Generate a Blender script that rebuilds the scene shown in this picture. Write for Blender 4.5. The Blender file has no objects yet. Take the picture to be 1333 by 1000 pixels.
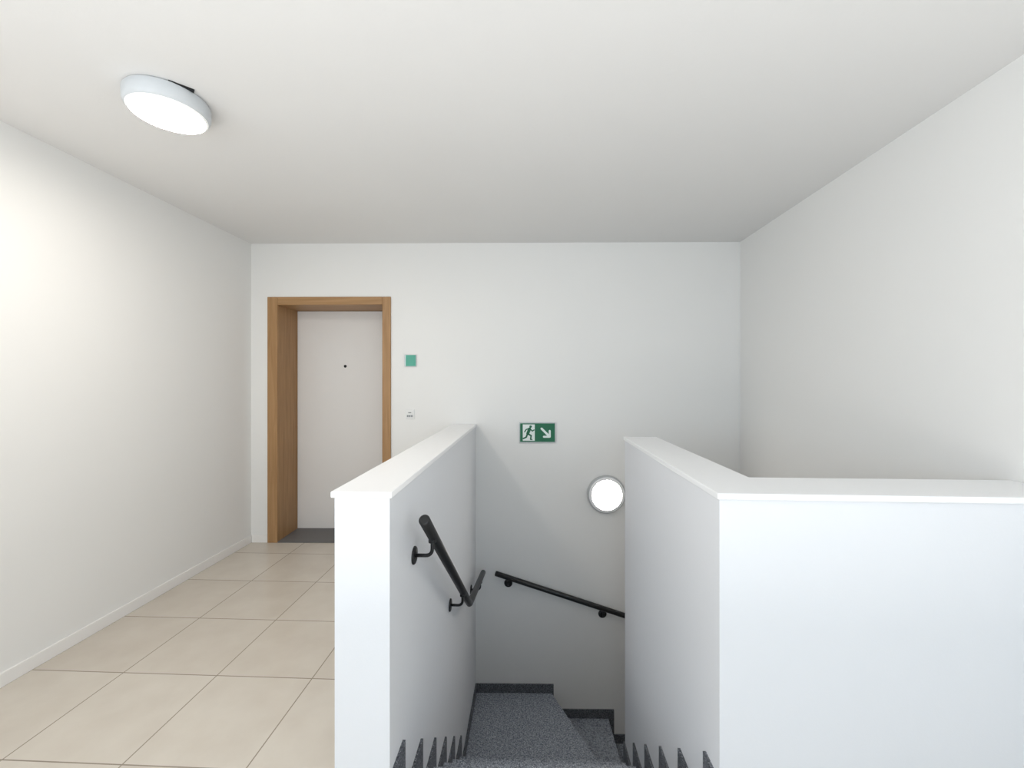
import bpy, bmesh, math
from mathutils import Vector, Matrix
import random
random.seed(3)
sc = bpy.context.scene
sc.view_settings.view_transform = 'Standard'
sc.view_settings.look = 'None'
sc.view_settings.exposure = 0.0

# ---------------------------------------------------------------- materials
def srgb(r, g, b):
    def f(c):
        c /= 255.0
        return c/12.92 if c <= 0.04045 else ((c+0.055)/1.055)**2.4
    return (f(r), f(g), f(b), 1)

def base_mat(name, col, rough=0.6, spec=0.3, metallic=0.0):
    m = bpy.data.materials.new(name); m.use_nodes = True
    b = m.node_tree.nodes['Principled BSDF']
    b.inputs['Base Color'].default_value = col
    b.inputs['Roughness'].default_value = rough
    b.inputs['Specular IOR Level'].default_value = spec
    b.inputs['Metallic'].default_value = metallic
    return m, m.node_tree, b

def plaster(name, col, bump=0.06, scale=140.0, rough=0.85):
    m, nt, b = base_mat(name, col, rough, 0.2)
    tc = nt.nodes.new('ShaderNodeTexCoord')
    n = nt.nodes.new('ShaderNodeTexNoise'); n.inputs['Scale'].default_value = scale
    n.inputs['Detail'].default_value = 3
    bp = nt.nodes.new('ShaderNodeBump'); bp.inputs['Strength'].default_value = bump
    bp.inputs['Distance'].default_value = 0.003
    nt.links.new(tc.outputs['Object'], n.inputs['Vector'])
    nt.links.new(n.outputs['Fac'], bp.inputs['Height'])
    nt.links.new(bp.outputs['Normal'], b.inputs['Normal'])
    n2 = nt.nodes.new('ShaderNodeTexNoise'); n2.inputs['Scale'].default_value = 1.3
    mx = nt.nodes.new('ShaderNodeMixRGB'); mx.blend_type = 'MIX'
    mx.inputs[1].default_value = col
    mx.inputs[2].default_value = (col[0]*0.97, col[1]*0.97, col[2]*0.975, 1)
    nt.links.new(tc.outputs['Object'], n2.inputs['Vector'])
    nt.links.new(n2.outputs['Fac'], mx.inputs[0])
    nt.links.new(mx.outputs[0], b.inputs['Base Color'])
    return m

def plain(name, col, rough=0.5, spec=0.4, metallic=0.0, scale=60, var=0.06):
    m, nt, b = base_mat(name, col, rough, spec, metallic)
    tc = nt.nodes.new('ShaderNodeTexCoord')
    n = nt.nodes.new('ShaderNodeTexNoise'); n.inputs['Scale'].default_value = scale
    mx = nt.nodes.new('ShaderNodeMixRGB')
    mx.inputs[1].default_value = col
    mx.inputs[2].default_value = tuple(c*(1-var) for c in col[:3])+(1,)
    nt.links.new(tc.outputs['Object'], n.inputs['Vector'])
    nt.links.new(n.outputs['Fac'], mx.inputs[0])
    nt.links.new(mx.outputs[0], b.inputs['Base Color'])
    return m

def emit(name, col, strength, sparkle=0.0):
    m = bpy.data.materials.new(name); m.use_nodes = True
    nt = m.node_tree
    b = nt.nodes['Principled BSDF']
    b.inputs['Base Color'].default_value = (0.9, 0.9, 0.9, 1)
    b.inputs['Emission Color'].default_value = col
    b.inputs['Emission Strength'].default_value = strength
    if sparkle > 0:
        tc = nt.nodes.new('ShaderNodeTexCoord')
        v = nt.nodes.new('ShaderNodeTexVoronoi'); v.inputs['Scale'].default_value = 130
        mr = nt.nodes.new('ShaderNodeMapRange')
        mr.inputs['From Max'].default_value = 0.7
        mr.inputs['To Min'].default_value = strength*(1+sparkle)
        mr.inputs['To Max'].default_value = strength*(1-sparkle)
        nt.links.new(tc.outputs['Object'], v.inputs['Vector'])
        nt.links.new(v.outputs['Distance'], mr.inputs['Value'])
        nt.links.new(mr.outputs[0], b.inputs['Emission Strength'])
    return m

def wood(name, vec_scale):
    m, nt, b = base_mat(name, srgb(176, 130, 80), 0.45, 0.35)
    tc = nt.nodes.new('ShaderNodeTexCoord')
    mp = nt.nodes.new('ShaderNodeMapping'); mp.inputs['Scale'].default_value = vec_scale
    n = nt.nodes.new('ShaderNodeTexNoise'); n.inputs['Scale'].default_value = 3.0
    n.inputs['Detail'].default_value = 8; n.inputs['Distortion'].default_value = 0.6
    cr = nt.nodes.new('ShaderNodeValToRGB')
    cr.color_ramp.elements[0].position = 0.3; cr.color_ramp.elements[0].color = srgb(158, 120, 80)
    cr.color_ramp.elements[1].position = 0.7; cr.color_ramp.elements[1].color = srgb(178, 140, 98)
    nt.links.new(tc.outputs['Object'], mp.inputs['Vector'])
    nt.links.new(mp.outputs[0], n.inputs['Vector'])
    nt.links.new(n.outputs['Fac'], cr.inputs[0])
    nt.links.new(cr.outputs[0], b.inputs['Base Color'])
    return m

def granite(name, dark, light, fleck):
    m, nt, b = base_mat(name, dark, 0.45, 0.4)
    tc = nt.nodes.new('ShaderNodeTexCoord')
    n = nt.nodes.new('ShaderNodeTexNoise'); n.inputs['Scale'].default_value = 90
    n.inputs['Detail'].default_value = 6
    cr = nt.nodes.new('ShaderNodeValToRGB')
    cr.color_ramp.elements[0].position = 0.38; cr.color_ramp.elements[0].color = dark
    cr.color_ramp.elements[1].position = 0.62; cr.color_ramp.elements[1].color = light
    v = nt.nodes.new('ShaderNodeTexVoronoi'); v.inputs['Scale'].default_value = 140
    cr2 = nt.nodes.new('ShaderNodeValToRGB')
    cr2.color_ramp.elements[0].position = 0.20; cr2.color_ramp.elements[0].color = (1, 1, 1, 1)
    cr2.color_ramp.elements[1].position = 0.36; cr2.color_ramp.elements[1].color = (0, 0, 0, 1)
    mx = nt.nodes.new('ShaderNodeMixRGB'); mx.inputs[2].default_value = fleck
    nt.links.new(tc.outputs['Object'], n.inputs['Vector'])
    nt.links.new(tc.outputs['Object'], v.inputs['Vector'])
    nt.links.new(n.outputs['Fac'], cr.inputs[0])
    nt.links.new(v.outputs['Distance'], cr2.inputs[0])
    nt.links.new(cr2.outputs[0], mx.inputs[0])
    nt.links.new(cr.outputs[0], mx.inputs[1])
    nt.links.new(mx.outputs[0], b.inputs['Base Color'])
    return m

def tiles(name):
    T = 0.469; GX = -1.508; GY = 1.485; G = 0.0035
    m, nt, b = base_mat(name, srgb(205, 195, 180), 0.27, 0.45)
    tc = nt.nodes.new('ShaderNodeTexCoord')
    sep = nt.nodes.new('ShaderNodeSeparateXYZ')
    nt.links.new(tc.outputs['Object'], sep.inputs[0])
    def math_(op, a, v=None, b2=None):
        nd = nt.nodes.new('ShaderNodeMath'); nd.operation = op
        nt.links.new(a, nd.inputs[0])
        if v is not None: nd.inputs[1].default_value = v
        if b2 is not None: nt.links.new(b2, nd.inputs[1])
        return nd.outputs[0]
    masks = []; cells = []
    for out, g0 in (('X', GX), ('Y', GY)):
        s = math_('SUBTRACT', sep.outputs[out], g0 - 20*T)
        d = math_('DIVIDE', s, T)
        cells.append(math_('FLOOR', d))
        fr = math_('FRACT', d)
        c = math_('SUBTRACT', fr, 0.5)
        a = math_('ABSOLUTE', c)
        masks.append(math_('GREATER_THAN', a, 0.5 - G/T*0.75))
    mk = math_('MAXIMUM', masks[0], None, masks[1])
    comb = nt.nodes.new('ShaderNodeCombineXYZ')
    nt.links.new(cells[0], comb.inputs[0]); nt.links.new(cells[1], comb.inputs[1])
    wn = nt.nodes.new('ShaderNodeTexWhiteNoise'); nt.links.new(comb.outputs[0], wn.inputs['Vector'])
    n = nt.nodes.new('ShaderNodeTexNoise'); n.inputs['Scale'].default_value = 6; n.inputs['Detail'].default_value = 6
    nt.links.new(tc.outputs['Object'], n.inputs['Vector'])
    add = nt.nodes.new('ShaderNodeMath'); add.operation = 'MULTIPLY_ADD'
    nt.links.new(wn.outputs['Value'], add.inputs[0]); add.inputs[1].default_value = 0.35
    nt.links.new(n.outputs['Fac'], add.inputs[2])
    cr = nt.nodes.new('ShaderNodeValToRGB')
    cr.color_ramp.elements[0].position = 0.3; cr.color_ramp.elements[0].color = TILE_A
    cr.color_ramp.elements[1].position = 0.95; cr.color_ramp.elements[1].color = TILE_B
    nt.links.new(add.outputs[0], cr.inputs[0])
    mx = nt.nodes.new('ShaderNodeMixRGB'); mx.inputs[2].default_value = srgb(150, 139, 125)
    nt.links.new(mk, mx.inputs[0]); nt.links.new(cr.outputs[0], mx.inputs[1])
    nt.links.new(mx.outputs[0], b.inputs['Base Color'])
    bp = nt.nodes.new('ShaderNodeBump'); bp.inputs['Distance'].default_value = 0.002; bp.invert = True
    bp.inputs['Strength'].default_value = 0.3
    nt.links.new(mk, bp.inputs['Height']); nt.links.new(bp.outputs['Normal'], b.inputs['Normal'])
    return m

TILE_A = srgb(198, 188, 175); TILE_B = srgb(210, 202, 190)
M_wall = plaster('wall_paint_white', srgb(241, 240, 237))
M_ceil = plaster('ceiling_paint', srgb(234, 233, 231), 0.1, 90)
M_par = plaster('parapet_paint', srgb(234, 235, 237))
M_cap = plain('parapet_cap_white', srgb(249, 249, 249), 0.4, 0.4, var=0.01)
M_base = plain('baseboard_white', srgb(243, 241, 238), 0.5, var=0.01)
M_tile = tiles('floor_tile_beige')
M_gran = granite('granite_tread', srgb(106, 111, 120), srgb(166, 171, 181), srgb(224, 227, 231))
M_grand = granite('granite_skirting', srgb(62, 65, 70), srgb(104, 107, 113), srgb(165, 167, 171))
M_woodv = wood('oak_vertical', (14, 14, 0.8))
M_woodh = wood('oak_horizontal', (0.8, 14, 14))
M_leaf = plain('door_leaf_white', srgb(232, 229, 226), 0.5, var=0.01)
M_dark = plain('dark_stone_threshold', srgb(112, 110, 110), 0.6)
M_black = plain('black_powder_coat', srgb(22, 23, 25), 0.38, 0.5)
M_blackp = plain('black_plastic', srgb(25, 25, 26), 0.4)
M_green = plain('sign_green', srgb(18, 104, 70), 0.4, var=0.02)
M_signw = plain('sign_white', srgb(232, 240, 236), 0.4, var=0.01)
M_alu = plain('aluminium', srgb(178, 184, 184), 0.35, metallic=0.5, var=0.03)
M_teal = plain('teal_panel', srgb(76, 168, 144), 0.3, var=0.05)
M_plastic = plain('white_plastic', srgb(238, 238, 236), 0.35, var=0.01)
M_grey = plain('grey_plastic', srgb(150, 152, 154), 0.4)
M_house = plain('lamp_housing_white', srgb(208, 212, 215), 0.35, var=0.01)
M_lampc = emit('lamp_diffuser', (1.0, 0.93, 0.84, 1), 76.0)
M_lampe = emit('lamp_diffuser_edge', (1.0, 0.96, 0.90, 1), 0.42, 0.6)
M_lampw = emit('wall_lamp_diffuser', (1.0, 0.95, 0.88, 1), 26.0)
M_lampwe = emit('wall_lamp_rim', (1.0, 0.97, 0.93, 1), 0.02, 0.5)
M_rim = plain('wall_lamp_housing_grey', srgb(188, 190, 192), 0.35, var=0.02)
M_glass, _nt, _b = base_mat('window_glass', (1, 1, 1, 1), 0.0, 0.5)
_b.inputs['Transmission Weight'].default_value = 1.0

# ---------------------------------------------------------------- builder
class B:
    def __init__(s): s.bm = bmesh.new(); s.mats = []
    def mi(s, m):
        if m not in s.mats: s.mats.append(m)
        return s.mats.index(m)
    def _face(s, vs, i, smooth=False):
        try:
            f = s.bm.faces.new(vs); f.material_index = i; f.smooth = smooth
        except ValueError: pass
    def box(s, x0, x1, y0, y1, z0, z1, m, bev=0.0):
        return s.prism([(x0, y0), (x1, y0), (x1, y1), (x0, y1)], z0, z1, m, 'Z', bev)
    def prism(s, pts, a, b, m, axis='Z', bev=0.0):
        """extrude polygon along axis. Z: pts=(x,y); X: pts=(y,z); Y: pts=(x,z)"""
        i = s.mi(m)
        def P(p, t):
            return {'Z': (p[0], p[1], t), 'X': (t, p[0], p[1]), 'Y': (p[0], t, p[1])}[axis]
        lo = [s.bm.verts.new(P(p, a)) for p in pts]; hi = [s.bm.verts.new(P(p, b)) for p in pts]
        n = len(pts); fs = []
        fs.append(s.bm.faces.new(lo[::-1])); fs.append(s.bm.faces.new(hi))
        for k in range(n):
            fs.append(s.bm.faces.new((lo[k], lo[(k+1) % n], hi[(k+1) % n], hi[k])))
        for f in fs: f.material_index = i
        if bev > 0:
            es = list({e for f in fs for e in f.edges})
            r = bmesh.ops.bevel(s.bm, geom=es, offset=bev, segments=2, affect='EDGES', profile=0.5)
            for f in r['faces']: f.material_index = i
    def lathe(s, prof, c, axis, m, seg=48, smooth=True):
        ax = Vector(axis).normalized()
        u = ax.orthogonal().normalized(); w = ax.cross(u)
        c = Vector(c); rings = []
        for r, h in prof:
            if r < 1e-6: rings.append([s.bm.verts.new(c+ax*h)])
            else: rings.append([s.bm.verts.new(c+ax*h+(u*math.cos(2*math.pi*k/seg)+w*math.sin(2*math.pi*k/seg))*r) for k in range(seg)])
        for j in range(len(rings)-1):
            A, Bq = rings[j], rings[j+1]
            i = s.mi(m[j] if isinstance(m, list) else m)
            for k in range(seg):
                k2 = (k+1) % seg
                if len(A) == 1 and len(Bq) == 1: continue
                if len(A) == 1: s._face((A[0], Bq[k], Bq[k2]), i, smooth)
                elif len(Bq) == 1: s._face((A[k], Bq[0], A[k2]), i, smooth)
                else: s._face((A[k], Bq[k], Bq[k2], A[k2]), i, smooth)
    def tube(s, pts, r, m, seg=20, cap=True):
        pts = [Vector(p) for p in pts]; i = s.mi(m); rings = []
        prev = None
        for j, p in enumerate(pts):
            if j == 0: t = pts[1]-pts[0]
            elif j == len(pts)-1: t = pts[-1]-pts[-2]
            else: t = (pts[j+1]-p).normalized()+(p-pts[j-1]).normalized()
            t.normalize()
            if prev is None: u = t.orthogonal().normalized()
            else: u = (prev - t*prev.dot(t)).normalized()
            prev = u; w = t.cross(u)
            rings.append([s.bm.verts.new(p+(u*math.cos(2*math.pi*k/seg)+w*math.sin(2*math.pi*k/seg))*r) for k in range(seg)])
        for j in range(len(rings)-1):
            for k in range(seg):
                s._face((rings[j][k], rings[j][(k+1) % seg], rings[j+1][(k+1) % seg], rings[j+1][k]), i, True)
        if cap:
            for ring, p, d in ((rings[0], pts[0], (pts[0]-pts[1]).normalized()), (rings[-1], pts[-1], (pts[-1]-pts[-2]).normalized())):
                mid = [s.bm.verts.new(p+(v.co-p)*0.75+d*r*0.22) for v in ring]
                for k in range(seg): s._face((ring[k], ring[(k+1) % seg], mid[(k+1) % seg], mid[k]), i, True)
                s._face(mid, i, False)
    def done(s, name, parent=None, mat=None):
        bmesh.ops.recalc_face_normals(s.bm, faces=s.bm.faces)
        me = bpy.data.meshes.new(name); s.bm.to_mesh(me); s.bm.free()
        for m in s.mats: me.materials.append(m)
        o = bpy.data.objects.new(name, me); sc.collection.objects.link(o)
        if mat is not None: o.matrix_world = mat
        if parent is not None: o.parent = parent
        return o

# ---------------------------------------------------------------- dimensions
XL, XR, ZC = -2.455, 1.823, 2.628
YR = -1.9
ZB = -2.817
SL = 0.0316
def bw(x): return 3.662+SL*x
BW = Matrix.Translation((0, 3.662, 0)) @ Matrix.Rotation(math.atan(SL), 4, 'Z')
PX0, PX1 = -0.668, -0.477        # left parapet
RX0, RX1 = 0.638, 0.84           # right parapet
PY = 1.405; RY0, RY1 = 1.44, 1.66; RYE = 2.845
PH = 1.022
PT = 1.0435

# ---- walls
VY0, VY1, VZ0, VZ1 = -1.65, -0.45, 0.85, 2.3
b = B()
b.box(XL-0.2, XL, YR-0.2, VY0, -0.25, ZC+0.2, M_wall)
b.box(XL-0.2, XL, VY1, 4.3, -0.25, ZC+0.2, M_wall)
b.box(XL-0.2, XL, VY0, VY1, -0.25, VZ0, M_wall)
b.box(XL-0.2, XL, VY0, VY1, VZ1, ZC+0.2, M_wall)
b.done('wall_left')
b = B(); b.box(XR, XR+0.2, YR-0.2, 4.3, ZB-0.2, ZC+0.2, M_wall); b.done('wall_right')
DX0, DX1, DZ = -2.304, -1.2186, 2.157
IX0, IX1, IZ = -2.215, -1.293, 2.088
b = B()
TH = 0.42
b.box(XL-0.1, IX0-0.02, 0, TH, -0.25, ZC+0.2, M_wall)
b.box(IX0-0.02, IX1+0.02, 0, TH, IZ+0.02, ZC+0.2, M_wall)
b.box(IX1+0.02, XR+0.1, 0, TH, -0.25, ZC+0.2, M_wall)
b.box(PX0, XR+0.1, 0, TH, ZB-0.2, -0.25, M_wall)
b.done('wall_back', mat=BW)
WX0, WX1, WZ0, WZ1 = -0.3, 1.5, 0.75, 2.35
b = B()
b.box(XL-0.1, WX0, YR-0.2, YR, -0.25, ZC+0.2, M_wall)
b.box(WX1, XR+0.1, YR-0.2, YR, -0.25, ZC+0.2, M_wall)
b.box(WX0, WX1, YR-0.2, YR, -0.25, WZ0, M_wall)
b.box(WX0, WX1, YR-0.2, YR, WZ1, ZC+0.2, M_wall)
b.done('wall_rear')
b = B()
f = 0.055; y0, y1 = YR-0.15, YR-0.09; mxw = (WX0+WX1)/2
for xa, xb, za, zb in ((WX0, WX0+f, WZ0, WZ1), (WX1-f, WX1, WZ0, WZ1), (WX0, WX1, WZ0, WZ0+f), (WX0, WX1, WZ1-f, WZ1), (mxw-f/2, mxw+f/2, WZ0, WZ1)):
    b.box(xa, xb, y0, y1, za, zb, M_plastic, 0.004)
b.box(WX0, WX1, YR-0.124, YR-0.118, WZ0, WZ1, M_glass)
b.box(WX0-0.03, WX1+0.03, YR-0.09, YR+0.03, WZ0-0.03, WZ0, M_cap, 0.004)
b.done('window_1')
b = B()
for ya, yb, za, zb in ((VY0, VY0+f, VZ0, VZ1), (VY1-f, VY1, VZ0, VZ1), (VY0, VY1, VZ0, VZ0+f), (VY0, VY1, VZ1-f, VZ1)):
    b.box(XL-0.15, XL-0.09, ya, yb, za, zb, M_plastic, 0.004)
b.box(XL-0.124, XL-0.118, VY0, VY1, VZ0, VZ1, M_glass)
b.box(XL-0.09, XL+0.03, VY0-0.03, VY1+0.03, VZ0-0.03, VZ0, M_cap, 0.004)
b.done('added_window_2')  # unseen second window, added to brighten the right wall
b = B(); b.box(XL-0.1, XR+0.1, YR-0.1, 4.2, ZC, ZC+0.2, M_ceil); b.done('ceiling')
b = B()
b.prism([(XL-0.1, YR-0.1), (XR+0.1, YR-0.1), (XR+0.1, RY0+0.05), (RX0+0.02, RY0+0.05), (RX0+0.02, 1.36), (PX1-0.02, 1.36), (PX1-0.02, PY+0.01), (PX0+0.03, PY+0.01), (PX0+0.03, 4.25), (XL-0.1, 4.25)], -0.25, 0.0, M_tile)
b.done('floor')
b = B(); b.box(PX0-0.1, XR+0.1, -0.4, 4.2, ZB-0.2, ZB, M_tile); b.done('floor_lower')
b = B(); b.box(PX0-0.1, XR+0.1, -0.5, -0.3, ZB, -0.25, M_wall); b.done('wall_lower_front')

# ---- parapets
o = 0.010
b = B()
b.prism([(PX0, PY), (PX1, PY), (PX1, bw(PX1)+0.02), (PX0, bw(PX0)+0.02)], ZB, PH, M_par)
b.box(PX0, PX1, -0.3, PY, ZB, -0.25, M_par)
b.prism([(PX0-o, PY-o), (PX1+o, PY-o), (PX1+o, bw(PX1)-0.001), (PX0-o, bw(PX0)-0.001)], PH, PT, M_cap, 'Z', 0.003)
b.done('parapet_wall')
b = B()
Lp = [(RX0, RY0), (XR+0.02, RY0-0.012), (XR+0.02, RY1), (RX1, RY1), (RX1, RYE), (RX0, RYE)]
b.prism(Lp, -0.25, PH, M_par)
b.box(RX0, RX1, RY0, RYE, ZB, -0.25, M_par)
b.prism([(RX0-o, RY0-o), (XR-0.001, RY0-0.012-o), (XR-0.001, RY1+o), (RX1+o, RY1+o), (RX1+o, RYE+o), (RX0-o, RYE+o)], PH, PT, M_cap, 'Z', 0.003)
b.done('parapet_wall')

# ---- stairs
RISE = 2.817/13; RUN = 0.26; N0 = 1.475
g_ = 0.001
sx0, sx1 = PX1+g_, RX0-g_
XS = XR-0.002
b = B()
def step(poly, k, edge_m=M_gran):
    z = -RISE*k
    b.prism(poly, z-0.03, z, edge_m, 'Z', 0.0025)
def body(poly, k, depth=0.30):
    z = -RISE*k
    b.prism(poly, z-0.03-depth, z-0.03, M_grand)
for k in range(0, 6):
    ya = (N0+RUN*(k-1)) if k > 0 else 1.365
    yb = N0+RUN*k
    step([(sx0, ya-0.02 if k else ya), (sx1, ya-0.02 if k else ya), (sx1, yb), (sx0, yb)], k)
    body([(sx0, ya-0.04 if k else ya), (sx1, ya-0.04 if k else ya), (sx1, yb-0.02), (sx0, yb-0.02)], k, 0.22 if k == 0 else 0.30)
yn5 = N0+RUN*5
bs = lambda x: bw(x)-0.002
e1b = (0.185, bs(0.185)); e1a = (0.56, RYE)
e2b = (0.68, bs(0.68)); e2a = (0.72, RYE+g_)
e3b = (1.22, bs(1.22)); e3a = (RX1, RYE+g_)
def sh(p, d): return (p[0]-d, p[1])
T1 = [(sx0, yn5-0.03), (sx1, yn5-0.03), (sx1, RYE), e1a, e1b, (sx0, bs(sx0))]
T2 = [sh(e1a, 0.03), e2a, e2b, sh(e1b, 0.03)]
T3 = [sh(e2a, 0.03), e3a, e3b, sh(e2b, 0.03)]
T4 = [sh(e3a, 0.0), (RX1+g_, yn5), (XS, yn5), (XS, bs(XS)), sh(e3b, 0.03)]
for k, T in ((6, T1), (7, T2), (8, T3), (9, T4)):
    step(T, k)
    cx = sum(p[0] for p in T)/len(T); cy = sum(p[1] for p in T)/len(T)
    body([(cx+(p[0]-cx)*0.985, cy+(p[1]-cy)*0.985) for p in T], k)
for j, k in enumerate((10, 11, 12)):
    ya = yn5-RUN*j; yb = ya-RUN
    step([(RX1+g_, yb), (XS, yb), (XS, ya+0.02), (RX1+g_, ya+0.02)], k)
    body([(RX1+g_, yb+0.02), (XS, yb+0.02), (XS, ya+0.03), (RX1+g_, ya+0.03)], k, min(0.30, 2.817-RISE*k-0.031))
b.done('granite_staircase')

SK = 0.075
def stepped(xa, xb, name, yend):
    b = B()
    up = [(1.41, SK)]; lo = [(1.41, 0.0)]
    for k in range(6):
        n = N0+RUN*k
        up += [(n+SK, -RISE*k+SK), (n+SK, -RISE*(k+1)+SK)]
        lo += [(n, -RISE*k), (n, -RISE*(k+1))]
    up.append((yend, up[-1][1])); lo.append((yend, lo[-1][1]))
    b.prism(lo+up[::-1], xa, xb, M_grand, 'X')
    return b.done(name)
stepped(PX1, PX1+0.011, 'baseboard_stair_left', bw(PX1))
stepped(RX0-0.011, RX0, 'baseboard_stair_right', RYE)
b = B()
zs = [-RISE*6, -RISE*7, -RISE*8, -RISE*9]
xs = [0.185, 0.68, 1.22]
up = [(PX1+0.011, zs[0]+SK)]; lo = [(PX1+0.011, zs[0])]
for i, x in enumerate(xs):
    xx = x+(0.02 if i == 0 else 0.05)
    up += [(xx, zs[i]+SK), (xx, zs[i+1]+SK)]; lo += [(x, zs[i]), (x, zs[i+1])]
up.append((XR, zs[3]+SK)); lo.append((XR, zs[3]))
b.prism(lo+up[::-1], -0.012, 0, M_grand, 'Y')
b.done('baseboard_stair_back', mat=BW)

# ---- room baseboards
BH = 0.065
b = B(); b.box(XL, XL+0.012, YR, bw(XL)-0.001, 0, BH, M_base, 0.002); b.done('baseboard_left')
b = B(); b.box(XL+0.012, DX0, -0.012, 0, 0, BH, M_base, 0.002); b.box(DX1, PX0-0.01, -0.012, 0, 0, BH, M_base, 0.002)
b.done('baseboard_back', mat=BW)
b = B(); b.box(XL+0.012, XR-0.012, YR, YR+0.012, 0, BH, M_base, 0.002); b.done('baseboard_rear')
b = B(); b.box(XR-0.012, XR, YR, RY0-0.02, 0, BH, M_base, 0.002); b.done('baseboard_right')

# ---- door
door = bpy.data.objects.new('door_1', None); sc.collection.objects.link(door)
door.matrix_world = BW
LY = 0.317
b = B()
b.box(DX0, IX0, -0.014, 0.0, 0, DZ, M_woodv, 0.003)
b.box(IX1, DX1, -0.014, 0.0, 0, DZ, M_woodv, 0.003)
b.box(IX0, IX1, -0.014, 0.0, IZ, DZ, M_woodh, 0.003)
b.box(IX0-0.018, IX0, 0.0, LY+0.06, 0, IZ+0.018, M_woodv, 0.001)
b.box(IX1, IX1+0.018, 0.0, LY+0.06, 0, IZ+0.018, M_woodv, 0.001)
b.box(IX0, IX1, 0.0, LY+0.06, IZ, IZ+0.018, M_woodh, 0.001)
o_ = b.done('casing'); o_.parent = door
b = B()
b.box(IX0+0.003, IX1-0.003, LY, LY+0.05, 0.012, IZ-0.003, M_leaf, 0.003)
o_ = b.done('leaf'); o_.parent = door
b = B()
b.lathe([(0, 0.006), (0.009, 0.006), (0.013, 0.003), (0.014, 0)], (-1.753, LY, 1.56), (0, -1, 0), M_blackp, 24)
b.lathe([(0.024, 0), (0.024, 0.008), (0.012, 0.012), (0.011, 0.035), (0.022, 0.042), (0.024, 0.055), (0, 0.06)], (-1.335, LY, 1.05), (0, -1, 0), M_alu, 24)
o_ = b.done('peephole_and_knob'); o_.parent = door
b = B(); b.box(IX0, IX1, -0.012, LY+0.05, 0.0, 0.010, M_dark, 0.002)
o_ = b.done('threshold'); o_.parent = door

# ---- exit sign
def quad_line(b, p, q, w, y0, y1, m):
    p = Vector(p); q = Vector(q); d = (q-p).normalized(); n = Vector((-d.y, d.x))*w/2
    pts = []
    for s, c in ((1, q), (-1, p)):
        base = math.atan2(-n.y, -n.x) if s == 1 else math.atan2(n.y, n.x)
        for t in range(7):
            a = base + math.pi*t/6
            pts.append((c.x+math.cos(a)*w/2, c.y+math.sin(a)*w/2))
    b.prism(pts, y0, y1, m, 'Y')
ex0, ex1, ez0, ez1 = -0.094, 0.221, 0.884, 1.058
b = B()
b.box(ex0, ex1, -0.018, 0, ez0, ez1, M_alu, 0.002)
b.box(ex0+0.007, ex1-0.007, -0.0195, -0.018, ez0+0.007, ez1-0.007, M_green)
cx0 = ex0+0.03
b.box(cx0+0.0, cx0+0.104, -0.0205, -0.0195, ez0+0.016, ez1-0.016, M_signw)
mx0, mz0 = cx0+0.050, (ez0+ez1)/2-0.002
Y0, Y1 = -0.0216, -0.0205
MS = 1.12
def L(a, c, w): quad_line(b, (mx0+a[0]*MS, mz0+a[1]*MS), (mx0+c[0]*MS, mz0+c[1]*MS), w*1.25, Y0, Y1, M_green)
quad_line(b, (mx0+0.018, mz0+0.054), (mx0+0.0181, mz0+0.054), 0.022, Y0, Y1, M_green)
L((0.008, 0.030), (-0.006, -0.006), 0.021)
L((0.010, 0.032), (0.030, 0.014), 0.008); L((0.030, 0.014), (0.043, 0.022), 0.008)
L((0.004, 0.033), (-0.018, 0.026), 0.008); L((-0.018, 0.026), (-0.030, 0.008), 0.008)
L((-0.004, -0.008), (0.020, -0.022), 0.011); L((0.020, -0.022), (0.016, -0.050), 0.010); L((0.016, -0.050), (0.026, -0.052), 0.008)
L((-0.008, -0.008), (-0.018, -0.034), 0.011); L((-0.018, -0.034), (-0.040, -0.044), 0.010)
ax, az = ex0+0.228, (ez0+ez1)/2
quad_line(b, (ax-0.034, az+0.034), (ax+0.022, az-0.022), 0.019, -0.0205, -0.0195, M_signw)
quad_line(b, (ax+0.036, az+0.014), (ax+0.036, az-0.036), 0.018, -0.0208, -0.0195, M_signw)
quad_line(b, (ax-0.014, az-0.036), (ax+0.036, az-0.036), 0.018, -0.0207, -0.0195, M_signw)
b.done('emergency_exit_sign', mat=BW)

# ---- plate + switch
b = B()
b.box(-1.099, -0.994, -0.012, 0, 1.546, 1.650, M_alu, 0.002)
b.box(-1.086, -0.999, -0.0145, -0.012, 1.550, 1.646, M_teal, 0.001)
b.done('door_number_plate', mat=BW)
b = B()
b.box(-1.092, -1.010, -0.009, 0, 1.088, 1.170, M_plastic, 0.002)
b.box(-1.080, -1.022, -0.013, -0.009, 1.100, 1.158, M_plastic, 0.0015)
for i in range(3):
    b.box(-1.076+0.018*i, -1.062+0.018*i, -0.0142, -0.013, 1.104, 1.122, M_grey)
b.box(-1.064, -1.038, -0.0138, -0.013, 1.138, 1.147, M_grey)
b.done('doorbell_switch', mat=BW)

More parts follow.
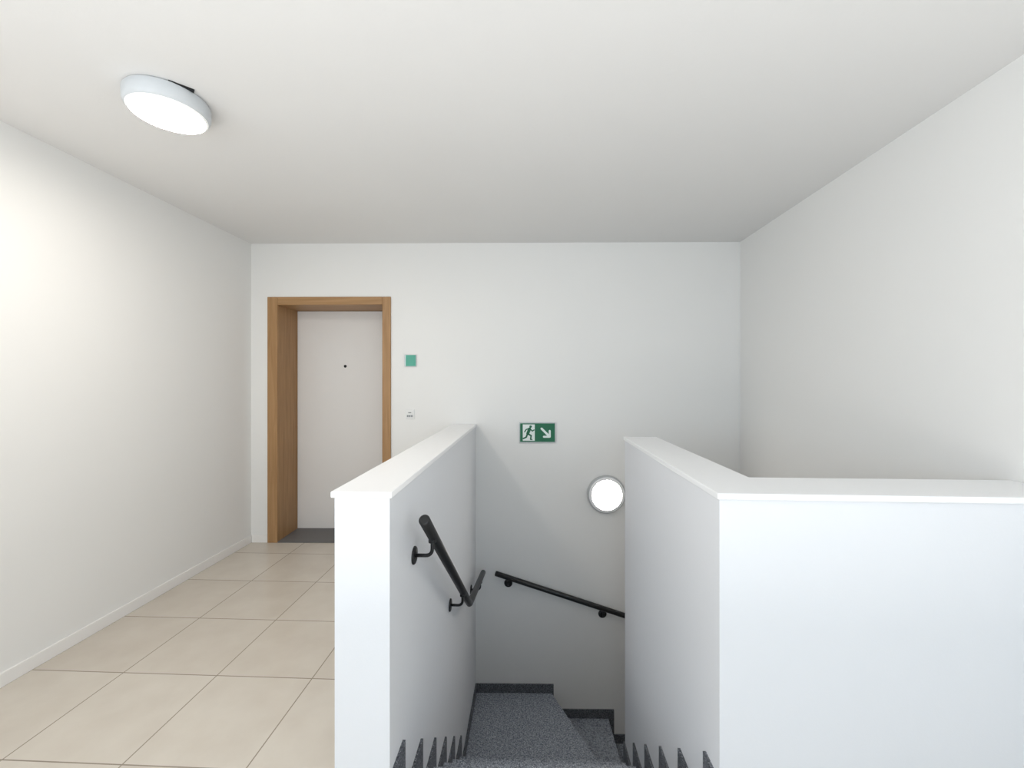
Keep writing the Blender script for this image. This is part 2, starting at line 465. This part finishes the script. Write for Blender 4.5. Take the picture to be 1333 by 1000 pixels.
# ---- handrails
def arc(p0, p1, p2, n=6, r=0.05):
    p0, p1, p2 = map(Vector, (p0, p1, p2))
    a = p1+(p0-p1).normalized()*r; c = p1+(p2-p1).normalized()*r
    return [a*(1-t)**2+p1*2*t*(1-t)+c*t*t for t in [i/n for i in range(n+1)]]
RR = 0.0215
HX = -0.40
p0 = (HX, 1.57, 0.893); p1 = (HX, 2.755, -0.055); p2 = (HX, 3.56, -0.215)
b = B()
b.tube([p0]+arc(p0, p1, p2, r=0.035)+[p2], RR, M_black, 24)
def rail_z(y):
    if y < p1[1]: t = (y-p0[1])/(p1[1]-p0[1]); return p0[2]+(p1[2]-p0[2])*t
    t = (y-p1[1])/(p2[1]-p1[1]); return p1[2]+(p2[2]-p1[2])*t
for y in (1.70, 2.47, 3.35):
    zr = rail_z(y); zb = zr-0.085
    b.lathe([(0.036, 0), (0.036, 0.005), (0.033, 0.008), (0, 0.008)], (PX1, y, zb), (1, 0, 0), M_black, 32)
    q0 = (PX1+0.006, y, zb); q1 = (HX, y, zb); q2 = (HX, y, zr-0.012)
    b.tube([q0]+arc(q0, q1, q2, r=0.03)+[q2], 0.0075, M_black, 14)
    b.lathe([(0, 0.0), (0.016, 0.0), (0.016, 0.012), (0, 0.012)], (HX, y, zr-0.030), (0, 0, 1), M_black, 20)
b.done('handrail')
b = B()
hy = -0.062
r0 = (-0.297, hy, -0.236); r1 = (1.30, hy, -0.236-0.3215*1.597)
b.tube([r0, r1], RR, M_black, 24)
for x in (-0.19, 0.63, 1.15):
    zr = r0[2]-0.3215*(x-r0[0]); zb = zr-0.075
    b.lathe([(0.036, 0), (0.036, 0.005), (0.033, 0.008), (0, 0.008)], (x, 0, zb), (0, -1, 0), M_black, 32)
    q0 = (x, -0.006, zb); q1 = (x, hy, zb); q2 = (x, hy, zr-0.012)
    b.tube([q0]+arc(q0, q1, q2, r=0.03)+[q2], 0.0075, M_black, 14)
    b.lathe([(0, 0.0), (0.016, 0.0), (0.016, 0.012), (0, 0.012)], (x, hy, zr-0.030), (0, 0, 1), M_black, 20)
b.done('handrail', mat=BW)

# ---- lamps
def lamp(name, c, axis, em, edge, mat=None, R=0.155, clip=False, tk=0.075, fr=0.128, house=None):
    b = B()
    k = R/0.155
    prof = [(0.140*k, 0.0), (0.150*k, 0.004), (0.155*k, 0.012), (0.155*k, tk-0.018), (0.150*k, tk-0.006), (0.144*k, tk), (0.139*k, tk+0.001), (fr*k+0.002, tk+0.003), (fr*k, tk+0.005), (0.09*k, tk+0.009), (0, tk+0.011)]
    ms = [house or M_house]*5+[edge]*3+[em]*2
    b.lathe(prof, c, axis, ms, 64)
    if clip:
        x, y, z = c
        d = Vector((0.7, -0.714)); t = Vector((0.714, 0.7))
        cc = Vector((x, y))+t*0.035
        pts = [cc+d*(R-0.03)-t*0.042, cc+d*(R-0.004)-t*0.042, cc+d*(R-0.004)+t*0.042, cc+d*(R-0.03)+t*0.042]
        b.prism([(p.x, p.y) for p in pts], z-0.007, z-0.001, M_blackp)
    return b.done(name, mat=mat)
lamp('ceiling_lamp', (-1.545, 1.725, ZC), (0, 0, -1), M_lampc, M_lampe, R=0.150, clip=True, tk=0.070, fr=0.136)
lamp('wall_lamp', (0.66, 0, 0.436), (0, -1, 0), M_lampw, M_lampwe, BW, R=0.165, tk=0.045, fr=0.122, house=M_rim)

# ---- daylight and added lights
w = bpy.data.worlds.new('World'); sc.world = w; w.use_nodes = True
bg = w.node_tree.nodes['Background']
sky = w.node_tree.nodes.new('ShaderNodeTexSky'); sky.sky_type = 'NISHITA'
sky.sun_disc = False; sky.sun_elevation = math.radians(40)
w.node_tree.links.new(sky.outputs[0], bg.inputs[0]); bg.inputs[1].default_value = 0.2
def area(name, loc, rot, sx, sy, e, col):
    l = bpy.data.lights.new(name, 'AREA'); l.shape = 'RECTANGLE'; l.size = sx; l.size_y = sy
    l.energy = e; l.color = col
    o = bpy.data.objects.new(name, l); o.location = loc; o.rotation_euler = rot
    sc.collection.objects.link(o); return o
R90 = math.radians(90)
area('window_daylight', ((WX0+WX1)/2, YR+0.04, (WZ0+WZ1)/2), (R90, 0, 0), 1.7, 1.5, 18, (0.62, 0.81, 1.0))
area('window_daylight', (XL+0.04, (VY0+VY1)/2, (VZ0+VZ1)/2), (R90, 0, -R90), 1.1, 1.35, 34, (0.74, 0.87, 1.0))  # light of the added side window, aimed at the right wall
area('ceiling_fill_light', (-0.4, -0.7, 0.6), (math.radians(180), 0, 0), 3.4, 1.6, 61, (1.0, 0.985, 0.972))  # unseen fill behind the camera, added to lift the ceiling
# unseen wall lamp, added to brighten the lower flight
lamp('wall_lamp', (0.3, -0.3, -0.9), (0, 1, 0), M_lampw, M_lampwe, R=0.165, tk=0.045, fr=0.122, house=M_rim)

# ---- camera
cam = bpy.data.cameras.new('camera'); co = bpy.data.objects.new('camera', cam)
sc.collection.objects.link(co)
co.location = (0, 0, 1.42); co.rotation_euler = (math.radians(90), 0, math.radians(2.47))
cam.sensor_width = 36; cam.lens = 545/1333*36; cam.shift_y = -4/1333
cam.clip_start = 0.02
sc.camera = co
